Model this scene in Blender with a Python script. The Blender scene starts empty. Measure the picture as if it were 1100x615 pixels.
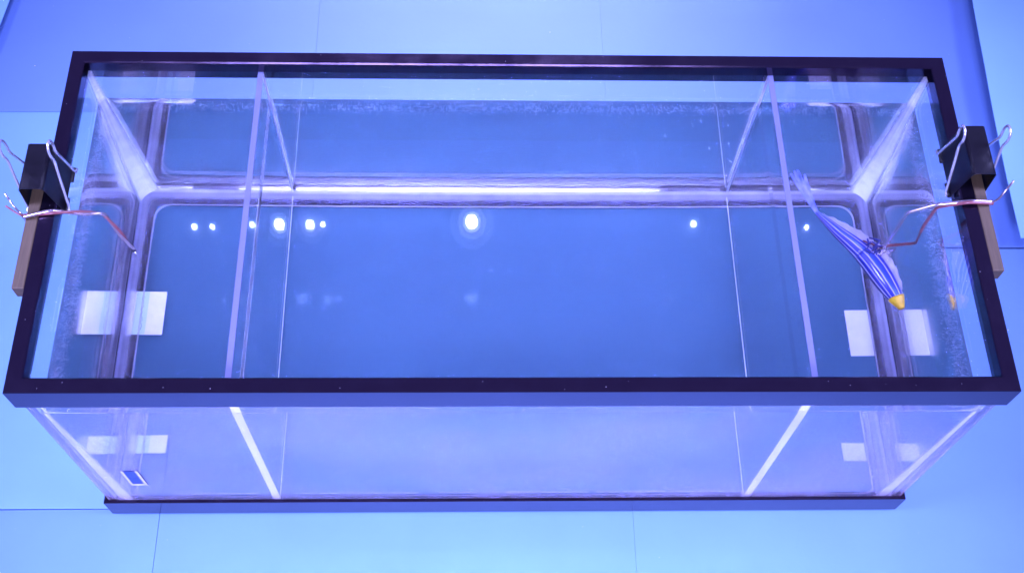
import bpy, math, random
from mathutils import Vector, Matrix, noise
random.seed(11)
sc = bpy.context.scene
COL = sc.collection

# ------------------------------------------------------------------ camera
cam_d = bpy.data.cameras.new('camera'); cam = bpy.data.objects.new('camera', cam_d); COL.objects.link(cam)
Rm = Matrix.Rotation(-0.0722, 3, 'Z') @ Matrix.Rotation(0.4887, 3, 'X') @ Matrix.Rotation(0.0648, 3, 'Z')
cam.matrix_world = Matrix.Translation((-0.03545, -0.34043, 1.11466)) @ Rm.to_4x4()
cam_d.sensor_width = 36.0; cam_d.lens = 36.0 * 1248.9 / 1100.0
cam_d.clip_start = 0.01; cam_d.clip_end = 60
sc.camera = cam

# ------------------------------------------------------------------ room light
w = bpy.data.worlds.new('World'); sc.world = w; w.use_nodes = True
bg = w.node_tree.nodes['Background']; bg.inputs[0].default_value = (0.28, 0.24, 1.0, 1); bg.inputs[1].default_value = 0.50

def lamp(name, loc, target, sx, sy, power, col, shape='RECTANGLE', spread=180):
    d = bpy.data.lights.new(name, 'AREA'); d.shape = shape; d.size = sx; d.size_y = sy
    d.energy = power; d.color = col; d.spread = math.radians(spread)
    o = bpy.data.objects.new(name, d); COL.objects.link(o); o.location = loc
    o.rotation_euler = (Vector(target) - Vector(loc)).to_track_quat('-Z', 'Y').to_euler()
    return o
LC = (0.40, 0.415, 1.0)
lamp('soft_lamp', (-0.10, -1.50, 1.25), (-0.07, -0.02, 0.0), 1.2, 0.7, 15, LC, spread=36)
lamp('back_soft_lamp', (0.0, 1.75, 1.35), (0.0, 0.62, 0.0), 0.7, 0.5, 5.0, LC, spread=30)
for sx in (-1, 1): lamp('side_fill_lamp', (sx * 1.30, 0.10, 1.60), (sx * .1, 0.16, 0.15), 0.9, 0.8, 7.2, LC, spread=36)  # unseen lamp pair, added to brighten the tank interior
# ceiling spot lamps whose reflections stand in the water
for (x, y, r, p) in ((-0.037, .851, .024, .7), (-0.415, .843, .019, .4), (-0.355, .843, .016, .27), (-0.33, .844, .009, .07),
                     (.404, .848, .012, .10), (-.58, .838, .011, .08), (-.545, .838, .009, .06),
                     (.63, .84, .009, .06), (-.47, .843, .012, .08)):
    for (k, pw, dz) in ((1.0, .010, 0), (1.45, .0016, .002), (2.3, .0009, .004), (3.6, .0008, .006)):     # bright bulb, then wider dim discs added for a soft glow round its reflection
        lamp('spot_lamp', (x, y, 1.35 + dz), (-.035, -.34, -.62), r * k, r * k * 1.2, p * pw, (0.62, .72, 1.0), 'ELLIPSE', 30)

sc.view_settings.view_transform = 'Standard'; sc.view_settings.look = 'None'
sc.view_settings.exposure = 0.0; sc.view_settings.gamma = 1.0; sc.view_settings.use_curve_mapping = False
cy = sc.cycles
cy.max_bounces = 24; cy.transmission_bounces = 24; cy.glossy_bounces = 14; cy.diffuse_bounces = 4
cy.transparent_max_bounces = 24; cy.caustics_refractive = True; cy.caustics_reflective = True
cy.sample_clamp_indirect = 80.0; cy.blur_glossy = 0.0; cy.use_denoising = True
try: cy.denoiser = 'OPENIMAGEDENOISE'
except Exception: pass

# ------------------------------------------------------------------ dimensions (metres)
S = 0.77; HX = S / 2; W = 0.3223; H = 0.3033; HR = 0.029; HB = 0.0343
GT = 0.0055; GO = 0.004                 # glass thickness, gap between frame outside and glass
IX = HX - GO - GT; IY0 = GO + GT; IY1 = W - GO - GT
ZB = 0.019; ZW = 0.2455

# ------------------------------------------------------------------ materials
def new_mat(name):
    m = bpy.data.materials.new(name); m.use_nodes = True
    nt = m.node_tree; nt.nodes.clear(); out = nt.nodes.new('ShaderNodeOutputMaterial')
    return m, nt, out
def N(nt, t, **kw):
    n = nt.nodes.new(t)
    for k, v in kw.items():
        if k in n.inputs.keys(): n.inputs[k].default_value = v
        else: setattr(n, k, v)
    return n
def objco(nt): return nt.nodes.new('ShaderNodeTexCoord').outputs['Object']
def noise_ramp(nt, scale, lo, hi, c0, c1, detail=4, vec=None, rough=.55):
    t = N(nt, 'ShaderNodeTexNoise', Scale=scale, Detail=detail, Roughness=rough)
    nt.links.new(vec if vec else objco(nt), t.inputs['Vector'])
    r = nt.nodes.new('ShaderNodeValToRGB'); r.color_ramp.elements[0].position = lo; r.color_ramp.elements[1].position = hi
    r.color_ramp.elements[0].color = (*c0, 1); r.color_ramp.elements[1].color = (*c1, 1)
    nt.links.new(t.outputs[0], r.inputs[0]); return r.outputs[0]
def principled(name, c0, c1=None, rough=.5, scale=40, bump=0, bscale=300, **kw):
    m, nt, out = new_mat(name); b = nt.nodes.new('ShaderNodeBsdfPrincipled'); b.inputs['Roughness'].default_value = rough
    if c1 is None: c1 = tuple(x * .93 for x in c0)
    nt.links.new(noise_ramp(nt, scale, .3, .7, c0, c1), b.inputs['Base Color'])
    for k, v in kw.items(): b.inputs[k.replace('_', ' ')].default_value = v
    if bump:
        t = N(nt, 'ShaderNodeTexNoise', Scale=bscale, Detail=3); nt.links.new(objco(nt), t.inputs['Vector'])
        bp = N(nt, 'ShaderNodeBump', Strength=bump, Distance=.0006); nt.links.new(t.outputs[0], bp.inputs['Height'])
        nt.links.new(bp.outputs[0], b.inputs['Normal'])
    nt.links.new(b.outputs[0], out.inputs[0]); return m
def board(name, c):
    return principled(name, c, tuple(x * .91 for x in c), rough=.58, scale=7, bump=.2, bscale=190)
M = {}
M['board_light'] = board('light_blue_card', (.112, .230, .46))
M['board_pale'] = board('pale_blue_card', (.23, .46, .66))
M['board_side'] = board('clear_blue_card', (.15, .31, .54))
M['board_deep'] = board('deep_blue_card', (.115, .215, .50))
M['board_shaded'] = board('shaded_blue_card', (.034, .104, .180))  # card under the tank, with the shade down there put into its colour
M['table'] = board('dark_blue_table', (.10, .18, .42))
M['plastic'] = principled('black_frame_plastic', (.003, .002, .005), (.004, .003, .007), rough=.13, scale=60, bump=.05, bscale=120, IOR=1.75, Specular_Tint=(.9, .62, 1, 1))
nt = M['plastic'].node_tree; pb = next(n for n in nt.nodes if n.type == 'BSDF_PRINCIPLED')
nt.links.new(noise_ramp(nt, 22, .3, .75, (.07,) * 3, (.20,) * 3, detail=7, rough=.7), pb.inputs['Roughness'])
M['clip'] = principled('black_clip_enamel', (.0015, .0012, .003), (.004, .003, .007), rough=.3, scale=120, bump=.1, bscale=400)
M['chrome'] = principled('chrome_wire', (.86, .82, .86), rough=.22, scale=80, Metallic=.72)
M['paper'] = principled('white_label_paper', (.74, .69, .74), (.67, .63, .69), rough=.8, scale=120)
M['tape'] = principled('pale_blue_tape', (.50, .60, .74), (.44, .55, .70), rough=.3, scale=90)
M['ink'] = principled('pen_ink', (.10, .13, .30), rough=.6)
M['stick_black'] = principled('sticker_black', (.012, .012, .03), rough=.5)
M['stick_blue'] = principled('sticker_blue', (.015, .03, .30), (.025, .05, .26), rough=.4, scale=300)
M['red_wire'] = principled('red_wire', (.26, .085, .085), (.18, .05, .06), rough=.22, scale=200)
M['silver_wire'] = principled('silver_wire', (.62, .53, .56), (.36, .28, .31), rough=.2, scale=220, Metallic=.8)
M['yellow'] = principled('yellow_paint', (.80, .50, .015), (.66, .36, .015), rough=.3, scale=120, bump=.3, bscale=200)
M['dark_blue'] = principled('dark_blue_tape', (.015, .02, .22), rough=.4)

def wood():
    m, nt, out = new_mat('brown_wood'); b = nt.nodes.new('ShaderNodeBsdfPrincipled'); b.inputs['Roughness'].default_value = .6
    mp = N(nt, 'ShaderNodeMapping'); mp.inputs['Scale'].default_value = (160, 9, 160)
    nt.links.new(objco(nt), mp.inputs[0])
    c = noise_ramp(nt, 3, .3, .7, (.115, .075, .036), (.066, .042, .02), detail=6, vec=mp.outputs[0])
    nt.links.new(c, b.inputs['Base Color'])
    t = N(nt, 'ShaderNodeTexNoise', Scale=3, Detail=6); nt.links.new(mp.outputs[0], t.inputs['Vector'])
    bp = N(nt, 'ShaderNodeBump', Strength=.3, Distance=.0005); nt.links.new(t.outputs[0], bp.inputs['Height']); nt.links.new(bp.outputs[0], b.inputs['Normal'])
    nt.links.new(b.outputs[0], out.inputs[0]); return m
M['wood'] = wood()

def glass(name, ior, col, film, film_hi, scale=14, fc=(.85, .82, .88)):
    m, nt, out = new_mat(name)
    g = N(nt, 'ShaderNodeBsdfGlass', IOR=ior, Roughness=0.0); g.inputs['Color'].default_value = (*col, 1)
    d = N(nt, 'ShaderNodeBsdfDiffuse'); d.inputs['Color'].default_value = (*fc, 1)
    tr = N(nt, 'ShaderNodeBsdfTranslucent'); tr.inputs['Color'].default_value = (*fc, 1)
    ad = N(nt, 'ShaderNodeMixShader', ); ad.inputs[0].default_value = .5
    nt.links.new(d.outputs[0], ad.inputs[1]); nt.links.new(tr.outputs[0], ad.inputs[2])
    mix = nt.nodes.new('ShaderNodeMixShader')
    f = noise_ramp(nt, scale, .35, .75, (film,) * 3, (film_hi,) * 3, detail=5)
    nt.links.new(f, mix.inputs[0]); nt.links.new(g.outputs[0], mix.inputs[1]); nt.links.new(ad.outputs[0], mix.inputs[2])
    nt.links.new(mix.outputs[0], out.inputs[0]); return m
M['glass'] = glass('tank_glass', 1.5, (.985, .99, .99), .002, .010)
M['front_glass'] = glass('hazy_front_glass', 1.5, (.985, .99, .99), .065, .22, 6, (.90, .76, .94))
M['bottom_glass'] = glass('bottom_glass', 1.08, (.985, .99, .99), .003, .012)
M['acrylic'] = glass('divider_acrylic', 1.03, (.99, .99, .995), .001, .005)

def water():
    m, nt, out = new_mat('clear_water')
    g = N(nt, 'ShaderNodeBsdfGlass', IOR=1.333, Roughness=0.0); g.inputs['Color'].default_value = (1, 1, 1, 1)
    nt.links.new(g.outputs[0], out.inputs[0])
    a = N(nt, 'ShaderNodeVolumeAbsorption', Density=.9); a.inputs['Color'].default_value = (.45, .62, .9, 1)
    nt.links.new(a.outputs[0], out.inputs['Volume']); return m
M['water'] = water()

def milky(name, col, transl=.45, use_attr=True, k=1.0, scale=60):
    m, nt, out = new_mat(name)
    d = N(nt, 'ShaderNodeBsdfDiffuse'); d.inputs['Color'].default_value = (*col, 1)
    t = N(nt, 'ShaderNodeBsdfTranslucent'); t.inputs['Color'].default_value = (*col, 1)
    mx = nt.nodes.new('ShaderNodeMixShader'); mx.inputs[0].default_value = transl
    nt.links.new(d.outputs[0], mx.inputs[1]); nt.links.new(t.outputs[0], mx.inputs[2])
    sh = mx.outputs[0]
    if use_attr:
        tp = nt.nodes.new('ShaderNodeBsdfTransparent'); m2 = nt.nodes.new('ShaderNodeMixShader')
        at = nt.nodes.new('ShaderNodeAttribute'); at.attribute_name = 'cover'
        n = noise_ramp(nt, scale, .2, .8, (.82,) * 3, (1.1,) * 3)
        mu = N(nt, 'ShaderNodeMath', operation='MULTIPLY', use_clamp=True); nt.links.new(at.outputs['Fac'], mu.inputs[0]); nt.links.new(n, mu.inputs[1])
        nt.links.new(mu.outputs[0], m2.inputs[0]); nt.links.new(tp.outputs[0], m2.inputs[1]); nt.links.new(sh, m2.inputs[2]); sh = m2.outputs[0]
    nt.links.new(sh, out.inputs[0]); return m
M['silicone'] = milky('milky_silicone', (.72, .70, .86))
M['frosted'] = milky('frosted_sawn_edge', (.98, .97, .98), transl=.04, use_attr=False)
M['cut_edge'] = milky('dull_cut_edge', (.25, .26, .42), use_attr=False)
M['silicone_white'] = milky('white_silicone', (.96, .95, .96), transl=.25, use_attr=True)
M['bubble'] = milky('bubble_skin', (.85, .8, .9), use_attr=True)

# ------------------------------------------------------------------ object helpers
def tag(o, label=None, cat=None, group=None, kind=None):
    if label: o['label'] = label
    if cat: o['category'] = cat
    if group: o['group'] = group
    if kind: o['kind'] = kind
    return o
def mesh_obj(name, verts, faces, mat, parent=None, smooth=False, cover=None):
    me = bpy.data.meshes.new(name); me.from_pydata([tuple(v) for v in verts], [], faces); me.update()
    import bmesh
    bm = bmesh.new(); bm.from_mesh(me); bmesh.ops.recalc_face_normals(bm, faces=bm.faces); bm.to_mesh(me); bm.free()
    if cover is not None:
        at = me.attributes.new('cover', 'FLOAT', 'POINT')
        for i, c in enumerate(cover): at.data[i].value = c
    if smooth:
        for p in me.polygons: p.use_smooth = True
    me.materials.append(mat)
    o = bpy.data.objects.new(name, me); COL.objects.link(o)
    if parent: o.parent = parent
    return o
def empty(name, loc=(0, 0, 0)):
    o = bpy.data.objects.new(name, None); o.empty_display_size = .02; COL.objects.link(o); o.location = loc; return o
def part_at(o, root):           # child keeps world coordinates of its mesh while root sits at the thing's base
    o.parent = root; o.matrix_parent_inverse = Matrix.Translation(-root.location); return o
def box_v(x0, x1, y0, y1, z0, z1, b=0.0):
    if b <= 0:
        v = [(x, y, z) for z in (z0, z1) for y in (y0, y1) for x in (x0, x1)]
        f = [(0, 1, 3, 2), (4, 5, 7, 6), (0, 1, 5, 4), (2, 3, 7, 6), (0, 2, 6, 4), (1, 3, 7, 5)]
        return v, f
    import bmesh
    bm = bmesh.new(); v, f = box_v(x0, x1, y0, y1, z0, z1)
    vs = [bm.verts.new(p) for p in v]
    for q in f: bm.faces.new([vs[i] for i in q])
    bmesh.ops.recalc_face_normals(bm, faces=bm.faces)
    bmesh.ops.bevel(bm, geom=bm.edges[:], offset=b, segments=2, profile=.5, affect='EDGES')
    bm.verts.index_update()
    v = [p.co[:] for p in bm.verts]; f = [tuple(x.index for x in q.verts) for q in bm.faces]; bm.free(); return v, f
def box(name, x0, x1, y0, y1, z0, z1, mat, parent=None, b=0.0, cover=None):
    v, f = box_v(x0, x1, y0, y1, z0, z1, b); return mesh_obj(name, v, f, mat, parent, cover=None if cover is None else [cover] * len(v))
def spline(pts, k=8):
    P = [Vector(p) for p in pts]; out = []
    for i in range(len(P) - 1):
        a = P[max(i - 1, 0)]; b = P[i]; c = P[i + 1]; d = P[min(i + 2, len(P) - 1)]
        for j in range(k):
            t = j / k
            out.append(.5 * ((2 * b) + (c - a) * t + (2 * a - 5 * b + 4 * c - d) * t * t + (3 * b - a - 3 * c + d) * t ** 3))
    out.append(P[-1]); return out
def bend(pts, r=.006, k=5):      # polyline with rounded corners
    P = [Vector(p) for p in pts]; out = [P[0]]
    for i in range(1, len(P) - 1):
        u = (P[i - 1] - P[i]); v = (P[i + 1] - P[i]); rr = min(r, u.length * .45, v.length * .45)
        A = P[i] + u.normalized() * rr; B = P[i] + v.normalized() * rr
        for j in range(k + 1):
            t = j / k; out.append(A * (1 - t) ** 2 + P[i] * 2 * t * (1 - t) + B * t * t)
    out.append(P[-1]); return out
def tube_v(path, rad, n=8):
    P = [Vector(p) for p in path]; V = []; F = []
    t0 = (P[1] - P[0]).normalized(); up = Vector((0, 0, 1)) if abs(t0.z) < .9 else Vector((1, 0, 0))
    nrm = t0.cross(up).normalized()
    for i, p in enumerate(P):
        t = (P[min(i + 1, len(P) - 1)] - P[max(i - 1, 0)]).normalized()
        nrm = (nrm - t * nrm.dot(t)).normalized(); bn = t.cross(nrm)
        r = rad(i / (len(P) - 1)) if callable(rad) else rad
        for k in range(n):
            a = 2 * math.pi * k / n; V.append(p + (nrm * math.cos(a) + bn * math.sin(a)) * r)
    for i in range(len(P) - 1):
        for k in range(n): F.append((i * n + k, i * n + (k + 1) % n, (i + 1) * n + (k + 1) % n, (i + 1) * n + k))
    F.append(tuple(range(n))); F.append(tuple((len(P) - 1) * n + k for k in range(n)))
    return V, F
def tube(name, path, rad, mat, parent=None, n=8):
    v, f = tube_v(path, rad, n); o = mesh_obj(name, v, f, mat, None, smooth=True)
    if parent: part_at(o, parent)
    return o
def merge(parts):
    V = []; F = []
    for v, f in parts:
        k = len(V); V += list(v); F += [tuple(i + k for i in q) for q in f]
    return V, F
def frame_sweep(profile, x0, x1, y0, y1):   # profile of (inset, z); mitred rectangular ring
    V = []; F = []; n = len(profile)
    for (sx, sy) in ((0, 0), (1, 0), (1, 1), (0, 1)):
        for d, z in profile: V.append(((x1 - d) if sx else (x0 + d), (y1 - d) if sy else (y0 + d), z))
    for c in range(4):
        for i in range(n):
            j = (i + 1) % n; e = (c + 1) % 4
            F.append((c * n + i, c * n + j, e * n + j, e * n + i))
    return V, F

# ------------------------------------------------------------------ setting: table and the blue boards
v, f = box_v(-2.2, 2.2, -1.8, 2.4, -.03, -.0065)
tag(mesh_obj('table_top', v, f, M['table']), kind='structure')

def sheet(name, mat, label, xr, yr, zf, edge=None, th=.0012, nx=14, ny=14, group='blue boards laid round the tank'):
    """curved sheet of card with thickness; xr, yr extents; zf(u,v) height; edge(u,v)->dx,dy"""
    cx = (xr[0] + xr[1]) / 2; cyy = (yr[0] + yr[1]) / 2
    V = []; F = []; m = (nx + 1) * (ny + 1)
    for s in (0, 1):
        for j in range(ny + 1):
            for i in range(nx + 1):
                u = i / nx; q = j / ny; x = xr[0] + (xr[1] - xr[0]) * u; y = yr[0] + (yr[1] - yr[0]) * q
                if edge: dx, dy = edge(u, q); x += dx; y += dy
                V.append((x - cx, y - cyy, zf(u, q) - s * th))
    idx = lambda s, i, j: s * m + j * (nx + 1) + i
    for j in range(ny):
        for i in range(nx):
            F.append((idx(0, i, j), idx(0, i + 1, j), idx(0, i + 1, j + 1), idx(0, i, j + 1)))
            F.append((idx(1, i, j), idx(1, i + 1, j), idx(1, i + 1, j + 1), idx(1, i, j + 1)))
    for i in range(nx):
        for j in (0, ny): F.append((idx(0, i, j), idx(0, i + 1, j), idx(1, i + 1, j), idx(1, i, j)))
    for j in range(ny):
        for i in (0, nx): F.append((idx(0, i, j), idx(0, i, j + 1), idx(1, i, j + 1), idx(1, i, j)))
    o = mesh_obj(name, V, F, mat, smooth=False); o.location = (cx, cyy, 0)
    for p in o.data.polygons: p.use_smooth = True
    o.data.set_sharp_from_angle(angle=math.radians(35))
    return tag(o, label, 'board', group)
Z0 = -.0012
wav = lambda a, s: (lambda u, q: Z0 + a * noise.noise(Vector((u * 3 + s, q * 3, s))) - a)
sheet('blue_board', M['board_shaded'], 'blue card panel, darkened for the shade under the water, lying flat inside the bottom rim of the tank', (-.3600, .3600), (.0250, .2973), lambda u, q: .0135, th=.0135)
sheet('blue_board', M['board_light'], 'light blue card in front of the tank, touching the sticker end corner', (-1.2, -.3405), (-1.2, .0052), wav(.0005, 1), edge=lambda u, q: (0.006 * (q - 1) * 0, 0.002 * (u - 1) * q))
sheet('blue_board', M['board_light'], 'light blue card along the middle of the tank front', (-.3401, .1231), (-1.2, .0015), lambda u, q: -.0021)
sheet('blue_board', M['board_light'], 'long light blue card under the fish end of the tank', (.1233, 1.3), (-1.2, .3), lambda u, q: -.0019)
sheet('blue_board', M['board_deep'], 'deep blue card behind the tank, at its fish end', (.1233, .66), (.3015, 1.9), lambda u, q: -.0008)
sheet('blue_board', M['board_deep'], 'deep blue card behind the middle of the tank', (-.2248, .1231), (.321, 1.9), lambda u, q: -.0006)
sheet('blue_board', M['board_deep'], 'deep blue card behind the tank, lapping over the light card beside the sticker end', (-.80, -.2250), (.481, 1.9), lambda u, q: .0004 - .0006 * u, edge=lambda u, q: (0, -.004 * (1 - u) ** 2 * (1 - q)))
sheet('blue_board', M['board_side'], 'light blue card beside the sticker end of the tank', (-1.2, -.2265), (.0056, .55), lambda u, q: -.0014 + .0003 * (1 - u), edge=lambda u, q: (0, .0012 * (1 - u) * (1 - q)))
# two curled side cards, lifted off the table
def curlR(u, q):
    return 0.012 + .085 * (u ** 1.3) + .05 * max(0, 1 - abs(q - .15) / .5) * (1 - u) * .3
def edgeR(u, q):
    k = (1 - u)
    return (k * (.030 * math.cos(min(1, q * 1.5) * math.pi) * -1 - .012), (1 - q) * .045 * u)
sheet('curled_board', M['board_pale'], 'curled light blue card lifted off the table beside the clipped fish wire', (.612, 1.3), (.30, 1.9), curlR, edge=edgeR, nx=24, ny=40, group='curled side boards')
def curlL(u, q): return .012 + .10 * ((1 - u) ** 1.3)
sheet('curled_board', M['board_pale'], 'curled light blue card lifted off the deep blue card corner', (-1.3, -.585), (.56, 1.9), curlL, edge=lambda u, q: (u * (-.022 * (1 - q) ** 8 + .01 * q), 0), nx=24, ny=40, group='curled side boards')

# ------------------------------------------------------------------ the tank
tank = empty('glass_tank', (0, W / 2, 0))
tag(tank, 'rectangular glass aquarium tank with black plastic rims', 'aquarium')
def tp(o): return part_at(o, tank)
c = .0011
prof = [(0, H - HR), (0, H - c), (c * .3, H - c * .3), (c, H), (.0125 - c, H), (.0125, H - c), (.0125, H - .012), (.0105, H - .012), (.0105, H - .0035), (.0031, H - .0035), (.0031, H - HR)]
v, f = frame_sweep(prof, -HX, HX, 0, W); tp(mesh_obj('top_rim', v, f, M['plastic']))
prof = [(c, 0), (0, c), (0, HB - c * .6), (c * .6, HB), (.0031, HB), (.0031, .0125), (.0245, .0125), (.0245, .006), (.0035, .006), (.0035, 0)]
v, f = frame_sweep(prof, -HX, HX, 0, W); tp(mesh_obj('bottom_rim', v, f, M['plastic']))
g0 = .0128; g1 = H - .0045
tp(box('front_pane', -HX + GO, HX - GO, GO, GO + GT, g0, g1, M['front_glass']))
tp(box('back_pane', -HX + GO, HX - GO, W - GO - GT, W - GO, g0, g1, M['glass']))
for s in (-1, 1):
    a, b = sorted((s * IX, s * (IX + GT)))
    tp(box('side_pane', a, b, IY0 + .0002, IY1 - .0002, g0, g1, M['glass']))
tp(box('bottom_pane', -IX + .0003, IX - .0003, IY0 + .0003, IY1 - .0003, .013, ZB, M['bottom_glass']))

# silicone along the bottom: rings of rounded rectangles
def rrect(d, r, z, n=8):
    pts = []
    x0, x1, y0, y1 = -IX + d, IX - d, IY0 + d, IY1 - d
    for (cx, cyy, a0) in ((x1 - r, y1 - r, 0), (x0 + r, y1 - r, 90), (x0 + r, y0 + r, 180), (x1 - r, y0 + r, 270)):
        for k in range(n + 1):
            a = math.radians(a0 + 90 * k / n); pts.append((cx + r * math.cos(a), cyy + r * math.sin(a), z))
    # straight runs subdivided for wobble
    out = []
    for i, p in enumerate(pts):
        q = pts[(i + 1) % len(pts)]; L = math.dist(p, q); m = max(1, int(L / .012))
        for k in range(m): out.append(tuple(p[j] + (q[j] - p[j]) * k / m for j in range(3)))
    return out
def ring_mesh(name, prof, mat):
    V = []; F = []; cov = []; m = 0
    rings = []
    base = rrect(.003, .004, 0)
    for d, z, cv in prof:
        r = .0035 + d * .75
        ring = rrect(d, r, z)
        rings.append(ring)
    m = min(len(r) for r in rings)
    # resample every ring at equal parameter so that faces match
    def resample(ring, m):
        # by corner-aligned fraction
        L = [0]
        for i in range(len(ring)): L.append(L[-1] + math.dist(ring[i], ring[(i + 1) % len(ring)]))
        out = []; j = 0
        for k in range(m):
            t = L[-1] * k / m
            while L[j + 1] < t: j += 1
            a = ring[j]; b = ring[(j + 1) % len(ring)]; u = (t - L[j]) / max(1e-9, L[j + 1] - L[j])
            out.append(tuple(a[q] + (b[q] - a[q]) * u for q in range(3)))
        return out
    m = 420
    for ri, (ring, (d, z, cv)) in enumerate(zip(rings, prof)):
        for k, p in enumerate(resample(ring, m)):
            wz = noise.noise(Vector((p[0] * 40, p[1] * 40, ri)))
            V.append((p[0], p[1], p[2] + (.0002 * wz if 0 < ri < len(prof) - 1 else 0))); cov.append(max(0, min(1, cv * (1 + .12 * noise.noise(Vector((p[0] * 60, p[1] * 60, 7)))))))
    n = len(prof)
    for i in range(n - 1):
        for k in range(m): F.append((i * m + k, i * m + (k + 1) % m, (i + 1) * m + (k + 1) % m, (i + 1) * m + k))
    return mesh_obj(name, V, F, mat, smooth=True, cover=cov)
prof = [(.0004, ZB + .0085, .2), (.0008, ZB + .0065, .75), (.0016, ZB + .0045, .85), (.0035, ZB + .0026, .5), (.006, ZB + .0014, .52), (.0085, ZB + .0008, .36), (.0110, ZB + .0006, .13), (.0150, ZB + .0006, .10), (.0158, ZB + .0011, .6), (.0166, ZB + .0011, .6), (.0174, ZB + .0004, .05)]
tp(ring_mesh('silicone_bead', prof, M['silicone']))

# vertical corner beads, widening downwards
def corner_bead(sx, sy, strength):
    X = sx * IX; Y = IY1 if sy > 0 else IY0; V = []; F = []; cov = []
    nz = 150; na = 12
    for k in range(nz + 1):
        t = k / nz; z = ZB + .004 + (H - .014 - ZB - .004) * (1 - t)
        R = (.0060 + .016 * t) * (1 + .06 * noise.noise(Vector((sx * 3, sy, z * 30)))) - (.0018 if k % 2 else 0) * (.5 + .5 * t)
        z = z + (.0008 if k % 2 == 0 else 0)
        for i in range(na + 1):
            u = i / na; a = u * math.pi / 2
            px = R * (1 - math.sin(a)); py = R * (1 - math.cos(a))
            V.append((X - sx * max(px, .0003), Y - sy * max(py, .0003), z))
            e = math.sin(u * math.pi) ** 1.4
            streak = .85 + .32 * noise.noise(Vector((u * 9, z * 2.0, sx * 5 + sy)))
            cov.append(max(0, min(.99, 1.6 * strength * e * streak * (.55 + .65 * t))))
    for k in range(nz):
        for i in range(na):
            a = k * (na + 1) + i; F.append((a, a + 1, a + na + 2, a + na + 1))
    return tp(mesh_obj('corner_bead', V, F, M['silicone_white'], smooth=False, cover=cov))
corner_bead(-1, 1, 1.0); corner_bead(1, 1, .85); corner_bead(-1, -1, 1.4); corner_bead(1, -1, 1.3)

# paper labels and stickers stuck to the tank
lab = tp(box('paper_label', -.3735, -.3368, .1515, .1978, ZB + .0001, ZB + .0004, M['paper']))
lab['label'] = 'white paper label with a pale blue taped strip'
def sub(o, p): o.parent = p; return o
sub(box('tape_strip', -.3660, -.3535, .1517, .1976, ZB + .0005, ZB + .0007, M['tape']), lab)
random.seed(5)
pth = [Vector((-.3585 + random.uniform(-.0016, .0016), .1565 + k * .0013, ZB + .0009)) for k in range(28)]
sub(tube('pen_line', pth, .00028, M['ink'], n=5), lab)
lab2 = tp(box('paper_label', .3365, .3598, .1295, .1790, .01362, .0139, M['paper']))
lab2['label'] = 'plain white paper label half hidden under the rim'
# front sticker: dark outline, white dotted frame, blue middle
stk = tp(box('front_sticker', -.3492, -.3325, GO - .0004, GO - .0001, .0770, .1157, M['stick_black']))
stk['label'] = 'small blue sticker with a white dotted border'
for (x0, x1) in ((-.3484, -.3462), (-.3355, -.3333)): sub(box('sticker_band', x0, x1, GO - .0007, GO - .00045, .0776, .1151, M['paper']), stk)
for (z0, z1) in ((.0776, .0796), ): sub(box('sticker_band', -.3456, -.3361, GO - .0007, GO - .00045, z0, z1, M['paper']), stk)
for (z0, z1) in ((.0815, .0955), (.0963, .1148)): sub(box('sticker_panel', -.3456, -.3361, GO - .0007, GO - .00045, z0, z1, M['stick_blue']), stk)
for x in (-.3473, -.3344):
    for k in range(9): sub(box('sticker_dot', x - .0006, x + .0006, GO - .00095, GO - .00075, .0795 + k * .004, .0807 + k * .004, M['stick_black']), stk)

# ------------------------------------------------------------------ dividers
def divider(x, label):
    r = empty('divider_panel', (x, W / 2, ZB)); tag(r, label, 'divider', 'clear dividers inside the tank')
    t = .0024; y0, y1, z0, z1 = IY0 + .0008, IY1 - .0008, ZB + .0008, H - .013
    e = .0009
    part_at(box('clear_sheet', x - t, x + t, y0 + e, y1 - e, z0 + e, z1 - e, M['acrylic']), r)
    part_at(box('top_edge', x - t, x + t, y0, y1, z1 - e + .0001, z1, M['cut_edge']), r)
    part_at(box('front_edge', x - .0035, x + .0035, y0, y0 + e - .0001, z0, z1 - e, M['frosted']), r)
    part_at(box('back_edge', x - t * .7, x + t * .7, y1 - e + .0001, y1, z0, z1 - e, M['frosted']), r)
    part_at(box('bottom_edge', x - t * .25, x + t * .25, y0 + e, y1 - e, z0, z0 + e - .0001, M['frosted']), r)
    return r
divider(-.2225, 'clear upright divider at the sticker end of the tank')
divider(.2310, 'clear upright divider beside the fish tail')

# ------------------------------------------------------------------ water with a meniscus along every wall
def axis(a, b, cuts):
    off = [0, .0004, .0009, .0016, .0026, .004, .006, .009]
    pts = set()
    for o in off: pts.add(round(a + o, 6)); pts.add(round(b - o, 6))
    for cpos in cuts:
        for o in off: pts.add(round(cpos - .0027 - o, 6)); pts.add(round(cpos + .0027 + o, 6))
    return sorted(pts)
def fill(xs, step):
    out = [xs[0]]
    for q in xs[1:]:
        n = max(1, int((q - out[-1]) / step)); p = out[-1]
        for k in range(1, n + 1): out.append(p + (q - p) * k / n)
    return out
WX = IX + .0005; WY0 = IY0 - .0005; WY1 = IY1 + .0005
xs = fill(axis(-WX, WX, (-.2225, .2310)), .02); ys = fill(axis(WY0, WY1, ()), .02)
def wz(x, y):
    d = min(x + WX, WX - x, y - WY0, WY1 - y)
    return ZW + .0024 * math.exp(-d / .0020)
V = []; F = []; nx = len(xs); ny = len(ys)
for y in ys:
    for x in xs: V.append((x, y, wz(x, y)))
for j in range(ny - 1):
    for i in range(nx - 1):
        a = j * nx + i; F.append((a, a + 1, a + nx + 1, a + nx))
b0 = len(V); zb = .01285
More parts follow.
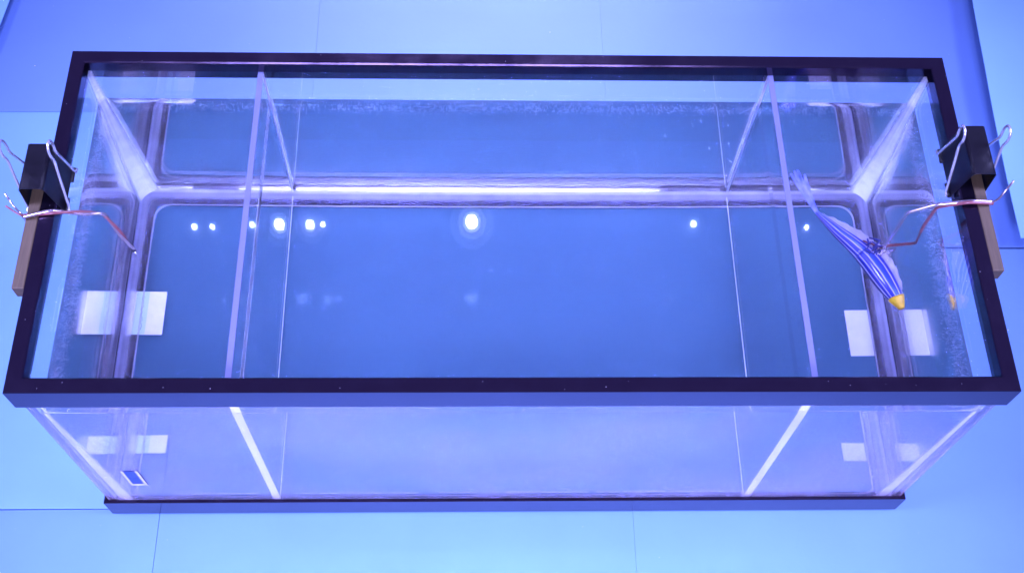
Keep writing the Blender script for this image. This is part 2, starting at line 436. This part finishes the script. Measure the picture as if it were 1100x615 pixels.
bnd = [(i, 0) for i in range(nx)] + [(nx - 1, j) for j in range(1, ny)] + [(i, ny - 1) for i in range(nx - 2, -1, -1)] + [(0, j) for j in range(ny - 2, 0, -1)]
for (i, j) in bnd: V.append((xs[i], ys[j], zb))
nb = len(bnd)
for k in range(nb):
    i, j = bnd[k]; i2, j2 = bnd[(k + 1) % nb]
    F.append((j * nx + i, j2 * nx + i2, b0 + (k + 1) % nb, b0 + k))
F.append(tuple(b0 + k for k in range(nb)))
wo = mesh_obj('tank_water', V, F, M['water'])
tag(wo, 'clear still water filling the glass tank nearly to the rim', 'water')

# ------------------------------------------------------------------ bubbles clinging to the glass
random.seed(3)
OCT = [(1, 0, 0), (-1, 0, 0), (0, 1, 0), (0, -1, 0), (0, 0, 1), (0, 0, -1)]
OF = [(0, 2, 4), (2, 1, 4), (1, 3, 4), (3, 0, 4), (2, 0, 5), (1, 2, 5), (3, 1, 5), (0, 3, 5)]
V = []; F = []; cov = []
def bub(x, y, z, r, cv=.6):
    k = len(V)
    for o in OCT: V.append((x + o[0] * r, y + o[1] * r, z + o[2] * r)); cov.append(cv)
    for q in OF: F.append(tuple(i + k for i in q))
for k in range(4200):
    x = random.uniform(-IX + .01, IX - .01); dz = abs(random.gauss(.012, .006))
    if noise.noise(Vector((x * 14, 0, 3))) < -.18 and random.random() < .6: continue
    bub(x, IY1 - .0007, ZW - .001 - dz, random.uniform(.00014, .00034), .5)
for s in (-1, 1):
    for k in range(4200):
        y = random.uniform(IY0 + .01, IY1 - .01); dz = abs(random.gauss(.022, .013))
        bub(s * (IX - .0007), y, ZW - .001 - dz, random.uniform(.00013, .0003), .55)
for k in range(20):
    bub(.17 + random.gauss(0, .05), IY1 - .001, random.uniform(.06, .23), random.uniform(.0003, .0008), .8)
for k in range(60):
    bub(random.uniform(-.36, .36), random.uniform(.03, .3), ZB + .0006, random.uniform(.0003, .0006), .6)
tag(mesh_obj('air_bubbles', V, F, M['bubble'], cover=cov), 'fine air bubbles clinging to the glass below the water line', 'bubbles', kind='stuff')

# ------------------------------------------------------------------ wooden sticks
def stick(s, y0, y1, label):
    x0, x1 = sorted((s * (HX + .0003), s * (HX + .0103)))
    v, f = box_v(x0, x1, y0, y1, H - .016, H - .0015, .0009)
    cx, cyy = (x0 + x1) / 2, (y0 + y1) / 2
    v = [(p[0] - cx, p[1] - cyy, p[2] - H + .016) for p in v]
    o = mesh_obj('wooden_stick', v, f, M['wood']); o.location = (cx, cyy, H - .016)
    return tag(o, label, 'stick', 'wooden sticks clipped to the rim')
stick(-1, .0885, .2060, 'brown wooden stick clipped outside the rim, carrying the short bent wire')
stick(1, .1055, .2280, 'brown wooden stick clipped outside the rim, carrying the fish wire')

# ------------------------------------------------------------------ binder clips
def binder_clip(s, y0, y1, label, htops):
    yc = (y0 + y1) / 2
    r = empty('binder_clip', (s * (HX + .002), yc, H)); tag(r, label, 'binder clip', 'binder clips on the tank rim')
    th = .0009
    # cross-section in (x away from tank centre, z): inner jaw, spine, outer jaw
    prof = [(HX - .0152, H - .0135), (HX - .0085, H + .0195), (HX - .0075, H + .0212), (HX - .006, H + .022), (HX + .0090, H + .022), (HX + .0105, H + .0212), (HX + .0112, H + .0195), (HX + .0122, H - .0135)]
    inn = []
    cx, cz = HX - .001, H - .001
    for (x, z) in prof:
        d = math.hypot(x - cx, z - cz); inn.append((x - (x - cx) / d * th, z - (z - cz) / d * th))
    n = len(prof); V = []; F = []
    for y in (y0, y1):
        for (x, z) in prof: V.append((s * x, y, z))
        for (x, z) in inn: V.append((s * x, y, z))
    for i in range(n - 1):
        F.append((i, i + 1, 2 * n + i + 1, 2 * n + i)); F.append((n + i, n + i + 1, 3 * n + i + 1, 3 * n + i))
        F.append((i, i + 1, n + i + 1, n + i)); F.append((2 * n + i, 2 * n + i + 1, 3 * n + i + 1, 3 * n + i))
    for i in (0, n - 1): F.append((i, n + i, 3 * n + i, 2 * n + i))
    part_at(mesh_obj('spring_body', V, F, M['clip']), r)
    for k, (jx, jz) in enumerate(((HX - .0158, H - .0135), (HX + .0130, H - .0135))):
        # rolled jaw edge, open between the two handle sockets
        for (a, b) in ((y0, y0 + .013), (y1 - .013, y1)):
            tube('jaw_roll', [(s * jx, a + (b - a) * q / 4, jz) for q in range(5)], .0018, M['clip'], r, n=10)
        hx, hz = htops[k]; hw = (y1 - y0) * .40
        def P(t, y): return (s * (jx + (hx - jx) * t), y, jz + (hz - jz) * t)
        off = .0022 if k else -.0022
        def Q(t, y): x, yy, z = P(t, y); return (x + s * off * (1 if t < .95 else 1), yy, z)
        path = [Q(.0, yc - hw - .004), Q(.0, yc - hw), Q(.55, yc - hw * .42), Q(.72, yc - hw * .22), Q(.86, yc - hw * .34), Q(.97, yc - hw * .24), Q(1.0, yc),
                Q(.97, yc + hw * .24), Q(.86, yc + hw * .34), Q(.72, yc + hw * .22), Q(.55, yc + hw * .42), Q(.0, yc + hw), Q(.0, yc + hw + .004)]
        tube('wire_handle', bend(path, .004, 4), 0.00115, M['chrome'], r, n=8)
    return r
binder_clip(-1, .1655, .2085, 'black binder clip with silver handles holding the short bent wire stick', ((.3680, H + .054), (.4010, H + .054)))
binder_clip(1, .1835, .2315, 'black binder clip with silver handles holding the fish wire stick', ((.3645, H + .052), (.3975, H + .052)))

# ------------------------------------------------------------------ wires
def helix(path, ph, r, turns):
    P = path; out = []; n = len(P)
    for i, p in enumerate(P):
        p = Vector(p); t = (Vector(P[min(i + 1, n - 1)]) - Vector(P[max(i - 1, 0)])).normalized()
        up = Vector((0, 0, 1)) if abs(t.z) < .8 else Vector((0, 1, 0)); a = t.cross(up).normalized(); b = a.cross(t)
        an = ph + turns * 2 * math.pi * i / (n - 1); out.append(p + (a * math.cos(an) + b * math.sin(an)) * r)
    return out
def dense(path, step=.0015):
    P = [Vector(p) for p in path]; out = [P[0]]
    for i in range(len(P) - 1):
        n = max(1, int((P[i + 1] - P[i]).length / step))
        for k in range(1, n + 1): out.append(P[i].lerp(P[i + 1], k / n))
    return out
zt = H + .0013
wl = empty('bent_wire', (-.390, .153, H - .0015)); tag(wl, 'short red and silver bent wire dipping towards the water', 'wire')
base = dense(bend([(-.3965, .1525, H + .0010), (-.374, .1555, H + .0032), (-.3395, .1668, .2860), (-.3225, .1530, ZW + .005)], .0045, 6))
tube('silver_strand', helix(base, 0, .0010, 2.0), .00140, M['silver_wire'], wl)
tube('red_strand', helix(base, math.pi, .0010, 2.0), .00120, M['red_wire'], wl)
tube('dark_sleeve', [(-.3242, .1552, ZW + .010), (-.3232, .1540, ZW + .007), (-.3222, .1526, ZW + .003)], .0019, M['stick_black'], wl)
tube('wire_tip', [(-.3222, .1526, ZW + .003), (-.3205, .1512, ZW - .001)], .0010, M['chrome'], wl)
loop = [(-.3908 + .0071 * math.cos(a) * 1.0, .1530 + .0012 * math.sin(a * .5), (H - .009) + .0098 * math.sin(a)) for a in [k * 2 * math.pi / 28 * .86 + 1.0 for k in range(29)]]
tube('wire_wrap', loop, .0009, M['silver_wire'], wl)
tube('loose_end', bend([(-.3965, .1535, H + .0005), (-.4035, .1590, H + .004), (-.4090, .1660, H + .014)], .004), .0008, M['silver_wire'], wl)
tube('red_end', bend([(-.3965, .1525, H + .0010), (-.4020, .1545, H + .004), (-.4085, .1575, H + .009)], .004), .0008, M['red_wire'], wl)

wr = empty('fish_wire', (.390, .168, H - .0015)); tag(wr, 'long red and silver bent wire reaching down to the fish', 'wire')
pa = dense(bend([(.3975, .1700, H + .0008), (.3800, .1690, H + .0030), (.3530, .1700, H - .004), (.3325, .1710, .2840), (.3350, .1745, .2455), (.3430, .1880, .1660), (.3380, .1905, .1645)], .003, 6))
tube('silver_strand', pa, .00155, M['silver_wire'], wr)
pb = dense(bend([(.3975, .1680, H + .0008), (.3760, .1668, H + .0045), (.3540, .1700, .2950), (.3560, .1735, .2600), (.3655, .1815, .2000), (.3464, .1870, .1800), (.3370, .1900, .1660)], .005, 6))
tube('red_strand', pb, .00145, M['red_wire'], wr)
tube('loose_end', bend([(.3962, .1700, H - .002), (.4010, .1695, H + .004), (.4090, .1775, H + .021)], .004), .0009, M['silver_wire'], wr)
loop = [(.3906 + .0074 * math.cos(a), .1690 + .0010 * math.sin(a * .5), (H - .009) + .0098 * math.sin(a)) for a in [k * 2 * math.pi / 28 for k in range(29)]]
tube('wire_wrap', loop, .0009, M['silver_wire'], wr)

# ------------------------------------------------------------------ the model fish
def fish_mat():
    m, nt, out = new_mat('painted_fish_blue'); b = nt.nodes.new('ShaderNodeBsdfPrincipled')
    b.inputs['Roughness'].default_value = .3; b.inputs['Coat Weight'].default_value = 1.0; b.inputs['Coat Roughness'].default_value = .04
    at = nt.nodes.new('ShaderNodeAttribute'); at.attribute_name = 'cover'      # angle round the body, 0..1
    r = nt.nodes.new('ShaderNodeValToRGB'); cr = r.color_ramp; cr.interpolation = 'LINEAR'
    B = (.008, .018, .40, 1); D = (.006, .008, .16, 1); Wt = (.62, .58, .78, 1); Lb = (.03, .10, .55, 1)
    stops = [(0, D), (.29, D), (.325, Wt), (.345, Wt), (.37, B), (.44, B), (.452, Wt), (.458, Wt), (.472, B), (.54, Lb), (.552, Wt), (.558, Wt), (.572, B), (.632, B), (.643, Wt), (.648, Wt), (.66, B), (.705, D), (.717, Wt), (.725, Wt), (.737, D), (1, D)]
    cr.elements[0].position = 0; cr.elements[0].color = D; cr.elements[1].position = 1; cr.elements[1].color = D
    for p, col in stops[1:-1]:
        e = cr.elements.new(p); e.color = col
    nz = N(nt, 'ShaderNodeTexNoise', Scale=90, Detail=3); nt.links.new(objco(nt), nz.inputs['Vector'])
    ma = N(nt, 'ShaderNodeMath', operation='MULTIPLY_ADD'); nt.links.new(nz.outputs[0], ma.inputs[0]); ma.inputs[1].default_value = .018
    sb = N(nt, 'ShaderNodeMath', operation='SUBTRACT'); nt.links.new(at.outputs['Fac'], sb.inputs[0]); sb.inputs[1].default_value = .009
    nt.links.new(sb.outputs[0], ma.inputs[2]); nt.links.new(ma.outputs[0], r.inputs[0]); nt.links.new(r.outputs[0], b.inputs['Base Color'])
    nt.links.new(b.outputs[0], out.inputs[0]); return m
M['fish'] = fish_mat()
M['film'] = milky('clear_fin_film', (.75, .68, .76), use_attr=True, scale=160)
M['tail'] = principled('tail_fin_blue', (.04, .07, .50), (.34, .36, .74), rough=.3, scale=70)
fish = empty('model_fish', (.332, .185, .155)); tag(fish, 'blue and white striped model fish with a yellow snout hanging in the water', 'fish model')
spine = [(.3515, .1275, .165), (.3480, .1390, .165), (.3425, .1530, .1645), (.3360, .1680, .1640), (.3290, .1815, .1630), (.3190, .1950, .1615), (.3070, .2090, .1600), (.2970, .2215, .1590), (.2895, .2310, .1580)]
wid = [.0030, .0092, .0132, .0146, .0140, .0116, .0086, .0056, .0030]
hei = [.0026, .0066, .0090, .0098, .0094, .0080, .0060, .0042, .0026]
def interp(arr, t):
    x = t * (len(arr) - 1); i = min(int(x), len(arr) - 2); u = x - i
    p = [arr[max(i - 1, 0)], arr[i], arr[i + 1], arr[min(i + 2, len(arr) - 1)]]
    return .5 * (2 * p[1] + (p[2] - p[0]) * u + (2 * p[0] - 5 * p[1] + 4 * p[2] - p[3]) * u * u + (3 * p[1] - p[0] - 3 * p[2] + p[3]) * u ** 3)
def body(name, t0, t1, n, mat, grow=1.0, capped=True):
    V = []; F = []; cov = []; m = 32
    for i in range(n + 1):
        t = t0 + (t1 - t0) * i / n
        p = Vector([interp([q[k] for q in spine], t) for k in range(3)])
        e = .01; p2 = Vector([interp([q[k] for q in spine], min(1, t + e)) for k in range(3)]); p1 = Vector([interp([q[k] for q in spine], max(0, t - e)) for k in range(3)])
        ax = (p2 - p1).normalized(); side = ax.cross(Vector((0, 0, 1))).normalized(); up = side.cross(ax)
        a_, b_ = interp(wid, t) * grow * .80, interp(hei, t) * grow
        for k in range(m):
            a = 2 * math.pi * k / m
            V.append(p + side * math.sin(a) * a_ + up * (-math.cos(a)) * b_); cov.append(k / (m - 1))
    for i in range(n):
        for k in range(m): F.append((i * m + k, i * m + (k + 1) % m, (i + 1) * m + (k + 1) % m, (i + 1) * m + k))
    F.append(tuple(range(m))); F.append(tuple(n * m + k for k in range(m)))
    return part_at(mesh_obj(name, V, F, mat, smooth=True, cover=cov), fish)
body('front_body', .105, .535, 30, M['fish'])
body('rear_body', .545, 1.0, 24, M['fish'], .97)
body('snout', 0.0, .125, 8, M['yellow'], 1.10)
body('body_joint', .50, .585, 6, M['dark_blue'], .80)
# crumpled clear film fin along the back
V = []; F = []; cov = []; n = 46
for s in (0, 1):
    for i in range(n + 1):
        t = .14 + .80 * i / n
        p = Vector([interp([q[k] for q in spine], t) for k in range(3)]); p2 = Vector([interp([q[k] for q in spine], min(1, t + .01)) for k in range(3)])
        ax = (p2 - p).normalized(); side = ax.cross(Vector((0, 0, 1))).normalized()
        if side.x < 0: side = -side
        hgt = (.0070 * math.sin(math.pi * min(1, (i / n) * 1.05)) ** .6) * (1 + .3 * noise.noise(Vector((i * .35, 2, 0))))
        wv = .0020 * noise.noise(Vector((i * .45, 0, 5)))
        w_ = interp(wid, t); h_ = interp(hei, t)
        for j in range(4):
            q = j / 3
            V.append(p + side * (w_ * .55 + hgt * q) + Vector((0, 0, h_ * .75 + wv * q * 2 + .0015 * q - s * .0005)))
            cov.append(.72 + .3 * noise.noise(Vector((i * .3, j * .8, 1))))
m = 4 * (n + 1)
for i in range(n):
    for j in range(3):
        a = i * 4 + j
        F.append((a, a + 1, a + 5, a + 4)); F.append((m + a, m + a + 1, m + a + 5, m + a + 4))
    for j in (0, 3): a = i * 4 + j; F.append((a, a + 4, m + a + 4, m + a))
part_at(mesh_obj('back_fin', V, F, M['film'], smooth=True, cover=cov), fish)
# tail of pleated blades
for k, (dx, dy, wd) in enumerate(((-.0095, .0470, .0022), (-.0140, .0500, .0024), (-.0050, .0450, .0019), (-.0185, .0455, .0019), (-.0118, .0490, .0012))):
    a = Vector((.2900, .2300, .1585)); b = Vector((.2865 + dx * .35, .2300 + dy * .45, .1570 + k * .0012)); cc = Vector((.2885 + dx, .2290 + dy, .1545 + k * .0014))
    P = spline([a, b, cc], 8); V = []; F = []
    for i, p in enumerate(P):
        t = i / (len(P) - 1); ww = .0010 + wd * math.sin(math.pi * min(1, t * .92 + .08)) * .9
        sd = Vector((1, .28, 0)).normalized()
        for (q, z) in ((-1, 0), (0, .0008), (1, 0), (0, -.0004)): V.append(p + sd * ww * q + Vector((0, 0, z)))
    for i in range(len(P) - 1):
        for q in range(4): F.append((i * 4 + q, i * 4 + (q + 1) % 4, (i + 1) * 4 + (q + 1) % 4, (i + 1) * 4 + q))
    F.append((0, 1, 2, 3)); e = (len(P) - 1) * 4; F.append((e, e + 1, e + 2, e + 3))
    part_at(mesh_obj('tail_blade', V, F, M['tail']), fish)
# wire binding and red lead at the joint
bp = [(.3300 + .0125 * math.cos(a) * .75 + .0006 * k, .1835 + .0105 * math.cos(a) * .62, .1630 + .0105 * math.sin(a)) for k, a in enumerate([q * 2 * math.pi / 16 * 2.2 for q in range(36)])]
tube('wire_binding', bp, .0007, M['silver_wire'], fish)
tube('red_lead', spline([(.3375, .1870, .172), (.3330, .1905, .1745), (.3290, .1925, .1735), (.3255, .1955, .1715)], 6), .0010, M['red_wire'], fish)

# ------------------------------------------------------------------ lint on the boards
random.seed(21); V = []; F = []; cov = []
for k in range(90):
    x = random.uniform(-.6, .6); y = random.uniform(-.06, .64)
    if -.39 < x < .39 and -.005 < y < .325: continue
    bub(x, y, .0006, random.uniform(.00025, .0009) if random.random() < .25 else .0003, .8)
for k in range(26):
    side = random.random(); t = random.random()
    x, y = ((-HX + t * S, random.uniform(.001, .0118)) if side < .5 else ((-HX + t * S, W - random.uniform(.001, .0118)) if side < .7 else (random.choice((-1, 1)) * (HX - random.uniform(.001, .0118)), t * W)))
    bub(x, y, H + .0001, random.uniform(.00015, .0004), .6)
tag(mesh_obj('lint_specks', V, F, M['bubble'], cover=cov), 'pale lint specks scattered on the blue boards and the black rim', 'lint', kind='stuff')

V = []; F = []
for k in range(9):
    p = Vector((.3335 + random.uniform(-.006, .004), .1880 + random.uniform(-.007, .008), .1735 + random.uniform(-.001, .0025)))
    d = Vector((random.uniform(-1, 1), random.uniform(-1, 1), random.uniform(-.3, .3))).normalized() * random.uniform(.003, .006)
    v_, f_ = tube_v([p - d, p + Vector((0, 0, .0006)), p + d], .0009, 6); kk = len(V); V += v_; F += [tuple(i + kk for i in q) for q in f_]
part_at(mesh_obj('tape_tangle', V, F, M['dark_blue']), fish)
# thin broken ridge of silicone low on the inside of the front pane
for (xa, xb) in ((-.318, -.236), (-.205, -.085), (-.070, .075), (.082, .150), (.153, .222)):
    pts = [Vector((xa + (xb - xa) * k / 24, IY0 + .0007, .0440 + .0009 * noise.noise(Vector((xa * 9 + k * .12, 0, 2))))) for k in range(25)]
    v_, f_ = tube_v(pts, lambda t: .0005 + .0003 * abs(noise.noise(Vector((t * 7, xa * 5, 1)))), 6)
    tp(mesh_obj('silicone_ridge', v_, f_, M['silicone'], smooth=True, cover=[.75] * len(v_)))
